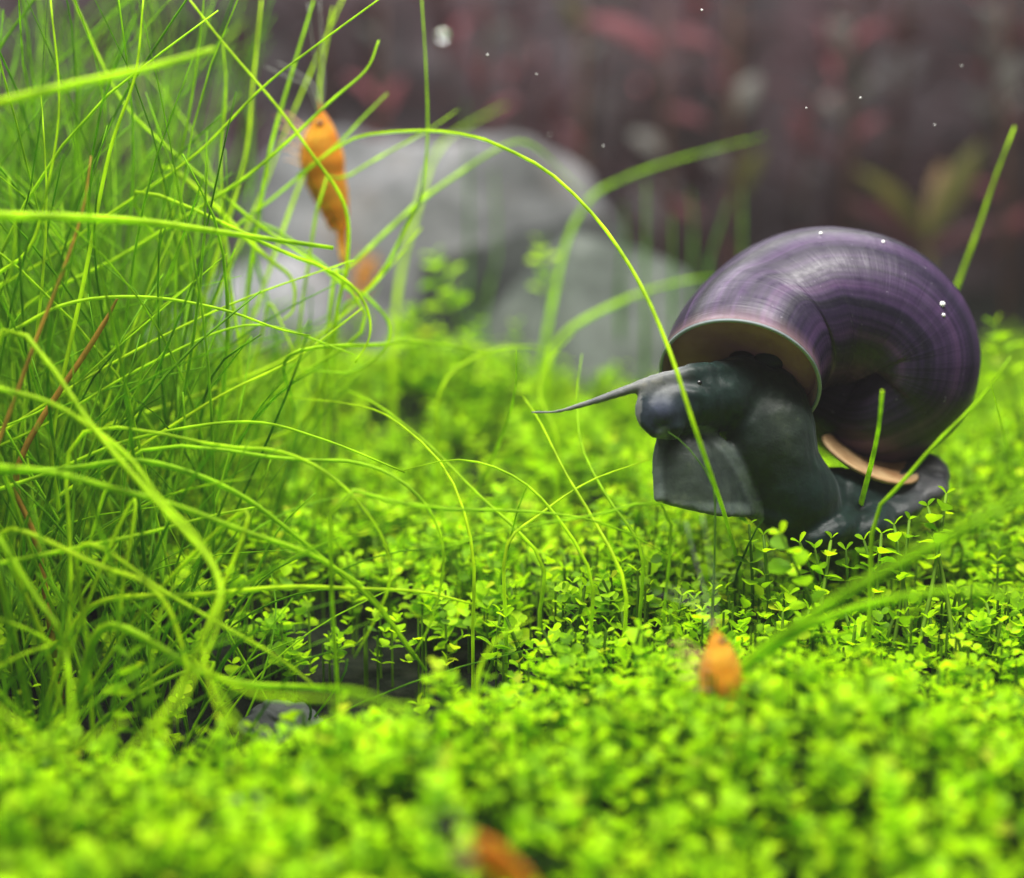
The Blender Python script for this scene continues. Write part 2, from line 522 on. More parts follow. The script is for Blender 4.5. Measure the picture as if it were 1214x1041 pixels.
def back_base(px, d):
    p = P(px, 500, d)
    return (p.x, p.y, soil_z(p.x, p.y))
spots = [(300, 50, 9.5), (390, 48, 12), (450, 52, 8.5), (540, 50, 13), (600, 53, 9), (690, 49, 12.5), (745, 52, 8), (800, 50, 11), (860, 53, 13.5), (930, 49, 8.0),
         (985, 52, 10.5), (1050, 51, 13), (1150, 50, 12), (1200, 52, 9.5), (1260, 49, 12), (220, 51, 13), (120, 49, 11), (40, 51, 13), (-60, 50, 12), (660, 54, 7.5)]
for i, (px, d, h) in enumerate(spots):
    where = 'behind the grass stand' if px < 330 else 'behind the pale rock' if px < 620 else 'behind the mid grey rock' if px < 840 else 'behind the shell' if px < 1100 else 'beyond the upright blade behind the shell'
    size_w = 'tall' if h > 11.5 else 'shorter' if h > 9 else 'low'
    stem_plant('red_stem_plant', back_base(px, d), h, (R.uniform(-1.2, 1.2), R.uniform(-.8, .5)), 'red',
               '%s blurred dark red stem plant with pointed leaves %s' % (size_w, where), step=1.3, size=R.uniform(0.85, 1.5), start=0.12)
for i, (px, d, h) in enumerate([(1000, 55, 12), (1030, 54, 10), (880, 55, 9), (1180, 55, 12), (1215, 54, 10), (715, 55, 11), (820, 55, 7)]):
    stem_plant('grey_stem_plant', back_base(px, d), h, (R.uniform(-1, 1), R.uniform(-.5, .3)), 'grey',
               'blurred grey leaved stem plant among the red plants %s' % ('above the grey rock' if px < 850 else 'above the shell' if px < 1100 else 'beyond the upright blade'), group='grey stem plants along the back panel', step=0.9, size=0.55, start=0.3)
# the olive and pink plant whose crown stands above the shell
bp = P(1098, 300, 42)
r = root('olive_stem_plant', (bp.x, bp.y, soil_z(bp.x, bp.y)))
mk('stem', *sweep([(bp.x, bp.y, soil_z(bp.x, bp.y), .16), (bp.x, bp.y, bp.z * .5, .16), (bp.x + .05, bp.y, bp.z, .13)], 6), M['olive_leaf'], r)
for (x, y, dd, s, kind) in ((1018, 198, -.8, 1.15, 'olive'), (1165, 165, .5, 1.5, 'olive'), (1000, 236, -1.0, 1.05, 'red'), (1120, 190, 1.2, 1.0, 'olive'), (1190, 262, -.5, .9, 'red')):
    st = P(1098, 285 if kind == 'olive' else 300, 42); tip = P(x, y, 42 + dd)
    o = bpy.data.objects.new('leaf', LEAF[kind][1]); link(o, r)
    place(o, st - ORIG[r], tip - st, Vector((0, -.8, .6)), (tip - st).length / (2.6 * .8))
tag(r, 'olive green stem plant with pinkish leaf tips rising behind the shell', 'water plant')
M['pink_leaf'] = leaf_material('pink_leaf', [(0, (0.17, 0.055, 0.07)), (1, (0.36, 0.12, 0.155))], 1.3, 0.35, per='object', noise_scale=60)
LEAF['pink'] = [mesh_data('leaf', *lance(2.6, 0.8, 0.05), M['pink_leaf'])]
LEAF['wide'] = [mesh_data('leaf', *lance(2.6, 1.3, 0.05), M['grey_leaf'])]
LEAF['moss'] = [mesh_data('leaf', *lance(2.6, 0.8, 0.05), M['olive_leaf'])]
ACC = [
 (788, 44, [(790, 66, 690, 26, 'pink'), (788, 40, 850, 60, 'pink'), (788, 130, 840, 150, 'pink'), (788, 185, 745, 160, 'wide'), (788, 240, 830, 262, 'pink')], 'stem plant with long bright pink leaves above the mid grey rock'),
 (452, 43, [(452, 128, 405, 92, 'pink'), (452, 140, 480, 92, 'pink'), (452, 60, 420, 30, 'wide'), (452, 180, 425, 150, 'pink')], 'stem plant with short crimson leaves beside the tip of the upright blade'),
 (575, 45, [(575, 120, 548, 62, 'pink'), (575, 60, 610, 30, 'wide'), (575, 150, 615, 120, 'pink'), (575, 40, 560, 0, 'pink')], 'crimson and grey leaved stem plant above the pale rock'),
 (690, 44, [(690, 45, 664, -8, 'moss'), (690, 80, 716, 50, 'wide'), (690, 190, 660, 150, 'pink')], 'stem plant with one olive top leaf above the rock gap'),
 (868, 45, [(868, 240, 905, 175, 'moss'), (868, 140, 900, 90, 'wide'), (868, 110, 840, 60, 'pink'), (868, 210, 835, 190, 'wide')], 'mixed olive and pink stem plant beyond the shell crest'),
 (1005, 45, [(1005, 105, 1010, 60, 'wide'), (1005, 70, 985, 20, 'wide'), (1005, 125, 1045, 95, 'wide'), (1005, 60, 1050, 30, 'pink'), (1005, 150, 970, 120, 'wide'), (1005, 170, 1050, 140, 'pink')], 'stem plant with broad pale grey leaves over the shell'),
 (1188, 44, [(1188, 120, 1206, 62, 'wide'), (1188, 95, 1160, 45, 'wide'), (1188, 145, 1218, 115, 'wide'), (1188, 160, 1150, 120, 'wide'), (1188, 40, 1160, 5, 'wide'), (1188, 275, 1222, 250, 'pink'), (1188, 235, 1150, 225, 'pink')], 'stem plant with broad pale grey leaves and a red base leaf beyond the upright blade'),
]
for (px, d, lv, lab) in ACC:
    b0 = back_base(px, d); top_ = P(px, 0, d)
    r = root('broad_leaved_plant', b0)
    mk('stem', *sweep([(b0[0], b0[1], b0[2], .13), (top_.x, b0[1] + (top_.y - b0[1]) * .5, (b0[2] + top_.z) / 2, .12), (top_.x, top_.y, top_.z, .08)], 6), M['red_stem'], r)
    for (x0, y0_, x1, y1_, kind) in lv:
        st = P(x0, y0_, d); tip = P(x1, y1_, d - R.uniform(0.0, 1.2))
        o = bpy.data.objects.new('leaf', LEAF[kind][0]); link(o, r)
        place(o, st - ORIG[r], tip - st, Vector((0, -.75, .65)), (tip - st).length / 2.6)
    tag(r, lab, 'water plant')

# ------------------------------------------------------------------ plant carpet
def leaf_shape():
    """small rounded leaf, stalk at the origin, along +X, length 1"""
    V = [(0, 0, 0)]
    n = 4
    for (x, w, z) in ((0.16, 0.20, 0.02), (0.42, 0.41, 0.06), (0.72, 0.42, 0.06), (0.93, 0.25, 0.01)):
        V += [(x, -w, z + 0.13 * w), (x, 0, z - 0.05), (x, w, z + 0.13 * w)]
    V.append((1.0, 0, -0.02))
    Fc = [(0, 1, 2), (0, 2, 3)]
    for i in range(3):
        a = 1 + 3 * i
        Fc += [(a, a + 3, a + 4, a + 1), (a + 1, a + 4, a + 5, a + 2)]
    Fc += [(10, 13, 11), (11, 13, 12)]
    return np.array(V, float), Fc
LV, LF = leaf_shape()

def rotz(a): return Matrix.Rotation(a, 3, 'Z')

def sprig_leaves(rnd, height, n_pairs, leaf, tilt):
    """list of (4x4 numpy-like 3x3, offset, scale) in sprig space, z up along the stem"""
    out = []
    T = Matrix.Rotation(tilt[0], 3, 'X') @ Matrix.Rotation(tilt[1], 3, 'Y')
    for k in range(n_pairs):
        t = 1 - k * (0.75 / max(n_pairs, 1)) * rnd.uniform(0.85, 1.1)
        p = T @ Vector((0, 0, height * t))
        a0 = k * math.pi / 2 + rnd.uniform(-.35, .35)
        for s in (0, math.pi):
            el = rnd.uniform(0.05, 0.6) + (0.35 if k == 0 else 0)
            Rm = T @ rotz(a0 + s + rnd.uniform(-.25, .25)) @ Matrix.Rotation(-el, 3, 'Y') @ Matrix.Rotation(rnd.uniform(-.35, .35), 3, 'X')
            sz = leaf * (0.62 if k == 0 else 1.0) * rnd.uniform(0.78, 1.15)
            out.append((np.array(Rm), np.array(p), sz))
    return out

R2 = random.Random(77)
bits_R, bits_o, stems = [], [], []
def in_hollow(x, y): return math.exp(-abs((x + 3.2) / 2.7) ** 3 - ((y + 2.8) / 1.25) ** 2)
def in_foot(x, y): return math.exp(-((x - 4.35) / 1.35) ** 2 - ((y + 0.05) / 0.75) ** 2)
tries = 13500
y0, y1 = -9.6, 15.0
cnt = 0
while cnt < tries:
    d = math.sqrt(R2.uniform((y0 + 20) ** 2, (y1 + 20) ** 2))
    y = d - 20
    x = R2.uniform(-0.46, 0.46) * d
    cnt += 1
    hl = in_hollow(x, y)
    if R2.random() < hl * 1.65: continue
    if in_foot(x, y) > 0.62: continue
    if y > 9 and R2.random() < (y - 9) / 9: continue
    gap = noise.noise((x * 0.8, y * 0.8, 9)) + 0.5 * noise.noise((x * 2.0, y * 2.0, 4))
    if gap < (0.06 if y > -3.8 and x < 1.5 else -0.08 if y > -3.8 else -0.42) and R2.random() < 0.72: continue
    zt = top_z(x, y) + R2.gauss(0, 0.14) + 0.26 * noise.noise((x * 1.6, y * 1.6, 21))
    h = R2.uniform(0.55, 1.0)
    L = R2.uniform(0.15, 0.25)
    base = np.array((x, y, zt - h))
    for Rm, p, sz in sprig_leaves(R2, h, R2.choice((3, 4, 4)), L, (R2.gauss(0, .3), R2.gauss(0, .3))):
        bits_R.append(Rm * sz); bits_o.append(base + p)
    stems.append((x, y, zt, h))
RR = np.array(bits_R); OO = np.array(bits_o)
allv = np.einsum('nij,vj->nvi', RR, LV) + OO[:, None, :]
nl = len(RR); nv = len(LV)
tri = []
for f in LF:
    tri.append(list(f) if len(f) == 4 else list(f) + [-1])
quads = np.array([f for f in LF if len(f) == 4]); tris = np.array([f for f in LF if len(f) == 3])
offs = (np.arange(nl) * nv)[:, None, None]
Q = (quads[None] + offs).reshape(-1, 4); T3 = (tris[None] + offs).reshape(-1, 3)
me = bpy.data.meshes.new('carpet_plants')
me.vertices.add(nl * nv); me.vertices.foreach_set('co', (allv.reshape(-1) * S).astype(np.float32))
loops = np.concatenate([Q.reshape(-1), T3.reshape(-1)]).astype(np.int32)
me.loops.add(len(loops)); me.loops.foreach_set('vertex_index', loops)
npoly = len(Q) + len(T3)
starts = np.concatenate([np.arange(len(Q)) * 4, len(Q) * 4 + np.arange(len(T3)) * 3]).astype(np.int32)
me.polygons.add(npoly); me.polygons.foreach_set('loop_start', starts)
me.polygons.foreach_set('use_smooth', np.ones(npoly, dtype=bool))
me.update(calc_edges=True); me.validate()
me.materials.append(M['carpet'])
co_ = bpy.data.objects.new('carpet_plants', me); link(co_)
tag(co_, 'dense bright green carpet of tiny round leaves covering the aquarium floor', 'ground cover', kind='stuff')
ST = []
for (x, y, zt, h) in stems:
    ST.append(sweep([(x, y, zt - h - .35, .022), (x, y, zt - .05, .018)], 3, cap=False))
so = mk('carpet_stems', *merge(ST), M['stem'])
tag(so, 'thin green stems under the carpet of tiny round leaves', 'ground cover', kind='stuff')

# individual sprigs that stand out of the carpet
leaf_me = mesh_data('leaf', [tuple(v) for v in LV], LF, M['sprig'])
R3 = random.Random(19)
def sprig(px, py, d, label, group, h=1.3, leaf=0.33, pairs=5, tilt=None):
    """px,py: where the top of the sprig shows; it is rooted in the soil below"""
    if d is None: d = hit(px, py, 0.12)
    top = P(px, py, d)
    if tilt is None: tilt = (R3.gauss(0, .2), R3.gauss(0, .2))
    T = Matrix.Rotation(tilt[0], 3, 'X') @ Matrix.Rotation(tilt[1], 3, 'Y')
    zs_ = soil_z(top.x, top.y) + 0.1
    h = max(h, (top.z - zs_) * 1.02)
    base = top - T @ Vector((0, 0, h))
    r = root('carpet_sprig', base)
    mid = base + T @ Vector((0.05, 0.03, h * .5))
    mk('stem', *sweep(catmull([(*base, .03), (*mid, .028), (*top, .02)], 5), 4), M['stem'], r)
    vis = min(h, 0.24 * pairs)
    for Rm, p, sz in sprig_leaves(R3, 1.0, pairs, leaf, (0, 0)):
        o = bpy.data.objects.new('leaf', leaf_me); link(o, r)
        q = T @ Vector((p[0], p[1], h - (1 - p[2]) * vis / 0.75))
        o.location = q * S
        o.rotation_euler = (T @ Matrix(Rm.tolist())).to_euler()
        o.scale = (sz,) * 3
    tag(r, label, 'water plant', group)
    return r
SPR = [
 (515, 305, 27.0, 'single tall sprig with a broad leafy top before the pale rock', None, 0.48),
 (640, 285, 27.5, 'slender blurred sprig rising in front of the mid grey rock', None, 0.32),
 (152, 778, 16.6, 'lone four leaved sprig in the shaded hollow under the grass', None, 0.34),
 (1180, 385, 23.5, 'leafy sprig standing just behind the edge of the shell', None, 0.36),
 (925, 632, 17.2, 'round leaved sprig pressed against the foot of the snail', None, 0.28),
 (640, 655, None, 'tall pale sprig group on the rim of the hollow', None, 0.34),
]
for px, py, d, lab, g, lf in SPR:
    sprig(px, py, d, lab, g, leaf=lf, pairs=5)
for (px, py) in ((888, 622), (905, 634), (948, 643), (966, 650), (985, 640), (1003, 652), (1024, 640), (1045, 632), (1060, 622), (1078, 616), (1100, 600), (1122, 585)):
    sprig(px, py, min(18.75, hit(px, py, 0.4)), 'small sprig growing close against the sole of the snail', 'sprigs against the sole', h=0.8, leaf=0.24, pairs=4)
def zone(n, x0, x1, y0_, y1_, label, group, lift=(0.05, 0.4), leaf=(0.19, 0.26), pairs=4):
    for k in range(n):
        px = R3.uniform(x0, x1); py = R3.uniform(y0_, y1_)
        d = hit(px, py, R3.uniform(*lift))
        p = P(px, py, d)
        if in_foot(p.x, p.y) > 0.25: continue
        sprig(px, py, d, label, group, h=0.9, leaf=R3.uniform(*leaf), pairs=pairs)
zone(26, 580, 820, 640, 760, 'small green sprig on the carpet rim in front of the snail', 'sprigs on the rim before the snail')
zone(26, 500, 1214, 770, 1020, 'bright yellow green sprig on the blurred front mound of the carpet', 'sprigs on the front mound', lift=(0.0, 0.25))
zone(26, 900, 1214, 640, 770, 'green sprig below the snail between the two thick fallen blades', 'sprigs below the snail', lift=(0.0, 0.25))
zone(24, 180, 420, 850, 960, 'thin stemmed sprig around the dark stones of the hollow', 'sprigs around the dark stones', lift=(0.05, 0.3))
zone(34, 430, 720, 330, 450, 'blurred sprig at the foot of the grey rocks', 'sprigs at the foot of the rocks', lift=(0.2, 1.0), leaf=(0.22, 0.34))
zone(20, 1120, 1210, 430, 620, 'sprig beside the tail of the snail', 'sprigs beside the tail', lift=(0.0, 0.3))
zone(24, 260, 560, 500, 660, 'small dark sprig on the carpet behind the hollow', 'sprigs behind the hollow', lift=(0.0, 0.25))

# ------------------------------------------------------------------ grass
R4 = random.Random(101)
def taper(n, w, tip=0.25):
    return [w * (1 - (1 - tip) * (i / (n - 1)) ** 2.2) for i in range(n)]
def blade_mesh(pts, w, n=14, tip=0.22, sides=6, flat=0.8):
    """pts run from the root to the tip, w = width in cm"""
    s = catmull([tuple(p) for p in pts], n)
    rad = taper(n, w * 0.5, tip)
    return sweep([(*q, r_) for q, r_ in zip(s, rad)], sides, flat)

def px_pts(tr, d0, d1):
    n = len(tr)
    if isinstance(d1, (list, tuple)):
        ds = [q[0] for q in catmull([(v,) for v in [d0] + list(d1)], n)]
        return [P(x, y, d) for (x, y), d in zip(tr, ds)]
    return [P(x, y, d0 + (d1 - d0) * i / (n - 1)) for i, (x, y) in enumerate(tr)]

def ground_tail(pts, shift=(0, 0)):
    """lead the first point down into the soil"""
    p = pts[0]
    g = Vector((p.x + shift[0], p.y + shift[1], 0)); g.z = soil_z(g.x, g.y) - 0.05
    if p.z - g.z > 0.4:
        mid = p.lerp(g, 0.5) + Vector((shift[0] * .1, 0, 0))
        return [g, mid] + pts
    return [g] + pts

def single(tr, d0, d1, w, label, mat='grass_bright', n=18, tip=0.2, shift=(0, 0), cat='grass blade', group=None, name='grass_blade'):
    """a blade of its own; tr from root to tip in photograph pixels; d0 None = where the carpet is met"""
    if d0 is None: d0 = hit(*tr[0]) + 0.05
    pts = ground_tail(px_pts(tr, d0, d1), shift)
    dm = d0 if isinstance(d1, (list, tuple)) else (d0 + d1) / 2
    V, Fc = blade_mesh(pts, w * 0.95 * dm / F, n, tip)
    o = mk(name, V, Fc, M[mat], origin=pts[0])
    return tag(o, label, cat, group)

single([(878, 686), (862, 620), (842, 560), (818, 490), (797, 425), (770, 359), (741, 306), (702, 253), (649, 203), (592, 173), (560, 162), (507, 155), (435, 160), (400, 175), (352, 208)],
       None, (17.3, 17.6, 18.6, 19.6, 20.4, 21), 5.8, 'long thin blade arching over the rocks and down across the head of the snail', n=40, tip=0.5)
single([(395, 335), (411, 320), (489, 246), (542, 207), (592, 175), (620, 168), (645, 182), (670, 207), (697, 231)], 21, 26, 6, 'blade bent over in a hook beneath the long arching blade', n=26, shift=(-.4, 0))
single([(400, 381), (432, 349), (460, 313), (485, 260), (496, 242), (503, 207), (507, 155), (505, 80), (499, -15)], 21.5, 20.5, 6.5, 'upright blade crossing the long arching blade before the pale rock', n=26, shift=(-.3, 0))
single([(465, 420), (470, 360), (480, 300), (497, 240), (510, 195), (530, 165), (560, 145), (600, 124)], 25, 28, 9, 'pale blurred blade leaning over the pale rock with a soft tip', n=20)
single([(380, 228), (408, 212), (450, 186), (505, 156), (543, 130)], 21, 22, 5, 'short straight blade whose tip crosses the upright blade', n=14, shift=(-.8, 0))
single([(640, 440), (655, 360), (672, 285), (700, 235), (730, 216), (780, 196), (850, 176), (908, 161)], 26, 27, 8.5, 'flat bladed leaf reaching sideways above the grey rock', n=22, tip=0.12)
single([(649, 430), (670, 395), (709, 370), (766, 345), (820, 331), (850, 328)], 25, 26, 10, 'blurred leaning blade that runs behind the shell lip', n=16)
single([(1105, 450), (1118, 385), (1135, 338), (1160, 270), (1180, 210), (1203, 150)], 23.5, 22, 7.5, 'upright blade standing behind the shell', n=16, tip=0.3)
single([(1013, 688), (1016, 620), (1030, 562), (1041, 512), (1046, 464)], None, 16.9, 9.5, 'short stout blade standing in front of the tail of the snail', n=14, tip=0.45)
single([(1036, 618), (1070, 572), (1110, 525), (1160, 475), (1198, 423)], 17.6, 17.0, 7, 'slanting blade crossing the lower edge of the shell', n=14, tip=0.4)
single([(1206, 590), (1195, 535), (1185, 495), (1174, 452)], None, 18.5, 5, 'thin short blade upright beside the slanting blade', n=12)
single([(872, 805), (905, 770), (940, 745), (1000, 705), (1080, 660), (1150, 622), (1240, 575)], None, 13.8, 14, 'thick fallen blade running up from the buried shrimp', n=20, tip=0.8)
single([(905, 785), (940, 752), (1010, 722), (1080, 706), (1150, 700), (1240, 712)], None, 14.2, 10, 'thinner fallen blade lying over the front mound', n=18, tip=0.7)
single([(960, 755), (1000, 752), (1035, 735)], None, 16.3, 8, 'short stub of blade beneath the fallen blades', n=8)
single([(565, 835), (567, 800), (580, 770), (602, 749), (634, 733)], None, 16.6, 7.5, 'short blade curling over on the rim of the hollow', n=14)
single([(806, 795), (803, 752), (800, 715), (807, 688)], None, 16.9, 5.5, 'small upright pale blade near the buried shrimp', n=10)
single([(545, 615), (572, 568), (597, 512), (611, 462), (612, 415)], None, 19.0, 6, 'bright upright blade leaning over the middle carpet', n=14)
single([(705, 770), (700, 735), (690, 712), (680, 700)], None, 17.3, 4.5, 'tiny blade stub in the rim sprigs', n=8)
single([(590, 700), (600, 660), (615, 600), (630, 565)], None, 17.5, 5, 'thin yellowish blade standing among the rim sprigs', n=10)
single([(848, 610), (843, 570), (815, 530), (792, 512)], 17.9, 17.9, 3.5, 'fine dark blade pressed against the front lobe of the foot', mat='grass_dull', n=10)
single([(870, 690), (890, 640), (905, 615)], None, 17.6, 5, 'dark short blade below the snail head', mat='grass_dull', n=8)
for (a, bq) in (([(845, 655), (846, 600)], 'dark'),):
    pass
# horizontal blades over the middle carpet
MIDL = [
 ([(395, 596), (480, 598), (540, 604), (600, 605), (680, 612), (740, 630), (795, 660)], 17.0, 18.2, 6, 'level blade lying across the middle carpet'),
 ([(790, 602), (700, 612), (620, 625), (520, 650), (420, 682)], 17.6, 16.6, 5, 'dark level blade passing beneath the front lobe of the foot'),
 ([(640, 660), (560, 580), (500, 520), (430, 470), (380, 460)], 19, 21, 5.5, 'curved blade bowing left over the middle carpet'),
 ([(700, 680), (650, 600), (600, 560), (540, 545), (470, 560)], 18.2, 19, 5.5, 'low blade arching over the middle carpet'),
 ([(740, 690), (700, 610), (670, 560), (640, 500), (620, 470)], 18, 20, 6, 'blade leaning left before the tentacle of the snail'),
 ([(760, 650), (720, 590), (690, 530), (684, 470), (690, 420)], 18.6, 20.5, 5.5, 'upright thin blade beneath the tentacle of the snail'),
 ([(600, 650), (640, 610), (700, 570), (770, 545)], 18.4, 19.2, 5.5, 'blade pointing to the mouth of the snail'),
 ([(660, 520), (640, 470), (650, 430), (680, 395)], 21.5, 22.5, 6, 'small blade upright at the foot of the grey rock'),
 ([(560, 650), (530, 560), (470, 500), (420, 480), (330, 470)], 18.5, 20, 5, 'long low blade curving left from the middle carpet'),
 ([(520, 470), (560, 425), (620, 410), (680, 425)], 21.5, 22.5, 6, 'faint blade arched over the carpet below the rocks'),
]
for tr, a, bb, w, lab in MIDL: single(tr, a, bb, w, lab, n=18)
FAR = [([(765, 330), (766, 270), (766, 215)], 28), ([(797, 330), (797, 290), (797, 255)], 27), ([(820, 330), (822, 270), (818, 225)], 30), ([(838, 325), (850, 280), (865, 235)], 28), ([(880, 300), (880, 260), (880, 225)], 29),
       ([(555, 380), (556, 250), (552, 120)], 30), ([(575, 360), (590, 300), (585, 200)], 30), ([(735, 330), (742, 280), (738, 240)], 30)]
for tr, d in FAR:
    single([(tr[0][0], tr[0][1] + 60)] + tr, d, d, 9, 'blurred upright far blade between the rocks and the shell', mat='grass_dull', n=10, group='far upright blades')
single([(838, 600), (842, 560)], 18.1, 18.1, 2.5, 'dark fine blade against the foot lobe', mat='grass_dull', n=4) if False else None

# left tussocks: each one a plant with its blades as parts
CL = {}
def clump(key, px, d, label):
    p = P(px, 600, d)
    CL[key] = root('hairgrass_tussock', (p.x, p.y, soil_z(p.x, p.y)))
    tag(CL[key], label, 'grass', 'tussocks of the left grass stand')
clump('near', -60, 15.5, 'grass tussock with thick pale blades sweeping across the shaded hollow')
clump('low', 60, 17.0, 'low grass tussock whose blades curl down into the hollow')
clump('mid', 40, 19.0, 'dense fine bladed grass tussock below the orange shrimp')
clump('tall', 160, 21.0, 'tall grass tussock whose blades cross in front of the orange shrimp')
clump('back', 60, 24.5, 'upright dark grass tussock at the back of the grass stand')
clump('right', 330, 23.5, 'thin grass tussock with curled blades below the orange shrimp')

def part(key, tr, d0, d1, w, rootmode=None, mat='grass_bright', n=18, tip=0.3):
    pts = px_pts(tr, d0, d1)
    for i, (x, y) in enumerate(tr):          # keep the blade above the carpet
        if y > 500:
            dh = hit(x, y, 0.38 if y < 820 else 0.8)
            if (pts[i] - CAM).dot(FWD) > dh: pts[i] = P(x, y, dh)
    base = ORIG[CL[key]]
    g = base + Vector((R4.uniform(-.5, .5), R4.uniform(-.5, .5), 0))
    if rootmode != 'free':
        p = pts[0]
        g.z = soil_z(g.x, g.y)
        h = max(0.3, p.z - g.z)
        dr = (pts[0] - pts[1]).normalized()
        reach = (p - g).length
        mid = p + dr * (reach * 0.38)
        mid2 = mid.lerp(g, 0.5) + Vector((0, 0, 0.12 * reach))
        for q in (mid, mid2): q.z = max(q.z, soil_z(q.x, q.y) + 0.5)
        pts = [g, mid2, mid] + pts; n = n + 8
    dm = d0 if isinstance(d1, (list, tuple)) else (d0 + d1) / 2
    V, Fc = blade_mesh(pts, w * dm / F, n, tip)
    return mk('blade', V, Fc, M[mat], CL[key])

TR = [
 ('near', [(-30, 130), (0, 122), (80, 102), (170, 82), (255, 58)], 13.5, 14, 15),
 ('near', [(-30, 254), (0, 256), (90, 258), (180, 264), (280, 278), (395, 294)], 14, 16, 14),
 ('near', [(-20, 552), (60, 560), (130, 578), (210, 600), (290, 630), (370, 658), (420, 692), (460, 735), (492, 782)], 15, 16.5, 10),
 ('near', [(-20, 560), (80, 556), (160, 546), (230, 562), (290, 590), (340, 627), (390, 668), (440, 706), (505, 795)], 16, 16.5, 8.5),
 ('near', [(-20, 672), (90, 650), (170, 633), (250, 612), (310, 600)], 15.5, 17, 7),
 ('near', [(-20, 456), (60, 478), (115, 512), (155, 545), (190, 592), (230, 632), (255, 672), (263, 708), (256, 750), (205, 855)], 16, 15.3, 9),
 ('near', [(120, 520), (190, 600), (245, 660), (262, 705), (240, 760), (205, 830), (160, 885), (100, 950), (55, 1000)], 15.8, 13.5, 9),
 ('near', [(-20, 730), (0, 735), (40, 750), (75, 772)], 15, 15.5, 9),
 ('near', [(-20, 830), (20, 860), (60, 890), (100, 915)], 13.5, 13.8, 12),
 ('near', [(-20, 895), (60, 885), (110, 875), (150, 855)], 13.8, 14.3, 9),
 ('near', [(-20, 800), (30, 775), (60, 765)], 15, 15.3, 7),
 ('near', [(-20, 940), (30, 900), (70, 860), (85, 840)], 13.8, 14.5, 7),
 ('low', [(45, 712), (68, 745), (80, 790), (89, 872)], 15.3, 15, 9.5),
 ('low', [(120, 672), (170, 690), (200, 722), (218, 775), (222, 802)], 15.8, 15.5, 8),
 ('low', [(200, 705), (270, 745), (330, 780), (372, 812)], 16, 16, 6),
 ('low', [(225, 790), (245, 800), (300, 812), (370, 815), (430, 822), (503, 857)], 15.6, 15.5, 11),
 ('low', [(240, 792), (300, 822), (380, 828), (440, 832), (500, 838)], 16, 16.2, 6),
 ('low', [(240, 705), (340, 696), (420, 698), (500, 702), (560, 716)], 16.4, 17, 6),
 ('low', [(270, 530), (330, 535), (380, 556), (420, 590), (452, 635), (463, 678), (452, 720), (420, 780)], 16.6, 16.3, 6),
 ('low', [(350, 545), (420, 548), (470, 567), (508, 603), (525, 650), (523, 692), (510, 740), (490, 777)], 16.8, 16.6, 5),
 ('low', [(250, 730), (240, 760), (255, 830), (285, 870)], 15.9, 15.7, 6),
 ('low', [(250, 800), (265, 830), (290, 870)], 15.9, 15.8, 6),
 ('low', [(145, 700), (140, 740), (110, 795)], 16, 15.8, 5),
 ('tall', [(60, 305), (130, 254), (230, 185), (310, 105), (380, 50), (455, -5)], 20, 19, 6),
 ('tall', [(0, 120), (95, 17), (145, 120), (207, 182), (264, 231), (300, 260)], 20.5, 20.5, 6) if False else ('tall', [(300, 262), (264, 231), (207, 182), (145, 120), (95, 17), (85, -10)], 20.5, 20.5, 6),
 ('tall', [(404, 345), (411, 318), (413, 264), (401, 227), (372, 186), (330, 128), (264, 50), (225, 0)], 20.4, 19.5, 7),
 ('tall', [(150, 300), (273, 223), (330, 178), (392, 120), (434, 83), (449, 48)], 20, 20, 7),
 ('tall', [(330, 230), (397, 174), (430, 140), (459, 111)], 21, 21.5, 5),
 ('tall', [(300, 300), (320, 180), (345, 90), (372, 0)], 21, 21, 7),
 ('tall', [(250, 330), (290, 190), (300, 100), (310, 0)], 21.5, 21.5, 6),
 ('tall', [(270, 310), (262, 200), (268, 110), (264, 50)], 20.5, 20.5, 5),
 ('tall', [(340, 260), (375, 160), (380, 90), (395, 10)], 22, 22.5, 7),
 ('tall', [(280, 300), (310, 230), (345, 140), (410, -10)], 22, 22.5, 6),
 ('right', [(343, 302), (384, 318), (417, 339), (436, 368), (438, 400), (421, 430)], 19.6, 19.6, 6.5),
 ('right', [(415, 340), (438, 355), (461, 384), (454, 415), (420, 440), (380, 440), (340, 432)], 21, 20.4, 6),
 ('right', [(310, 300), (345, 330), (348, 365), (335, 380)], 20.8, 20.6, 7),
 ('right', [(455, 408), (480, 405), (520, 407), (575, 418)], 20.5, 21.5, 5),
 ('right', [(230, 470), (330, 430), (400, 380), (450, 330), (500, 270)], 20.5, 21.5, 5.5),
 ('right', [(470, 330), (440, 240), (430, 150), (440, 60)], 24, 25, 6) if False else ('right', [(310, 400), (320, 360), (345, 410), (370, 470)], 21, 20.6, 5),
 ('mid', [(-10, 520), (100, 450), (200, 395), (300, 350), (420, 308)], 18.6, 19.6, 6),
 ('mid', [(-10, 512), (60, 480), (130, 420), (200, 360), (270, 300)], 18.4, 19, 5),
 ('mid', [(60, 500), (180, 430), (300, 385), (420, 420)], 18.8, 19.5, 6),
 ('mid', [(0, 400), (80, 360), (170, 352), (260, 366), (330, 390), (368, 398)], 18, 19, 7),
 ('mid', [(150, 540), (260, 470), (350, 425), (430, 365)], 19, 19.6, 5.5),
 ('mid', [(60, 560), (160, 520), (290, 500), (380, 520), (480, 560)], 18.2, 18.6, 6),
 ('mid', [(-10, 330), (30, 300), (50, 250), (70, 130), (60, 0)], 18, 18, 7),
 ('mid', [(-10, 350), (10, 330), (18, 280), (10, 210)], 17, 17, 7),
 ('mid', [(100, 330), (130, 180), (160, 90), (170, 0)], 18.6, 18.6, 8),
]
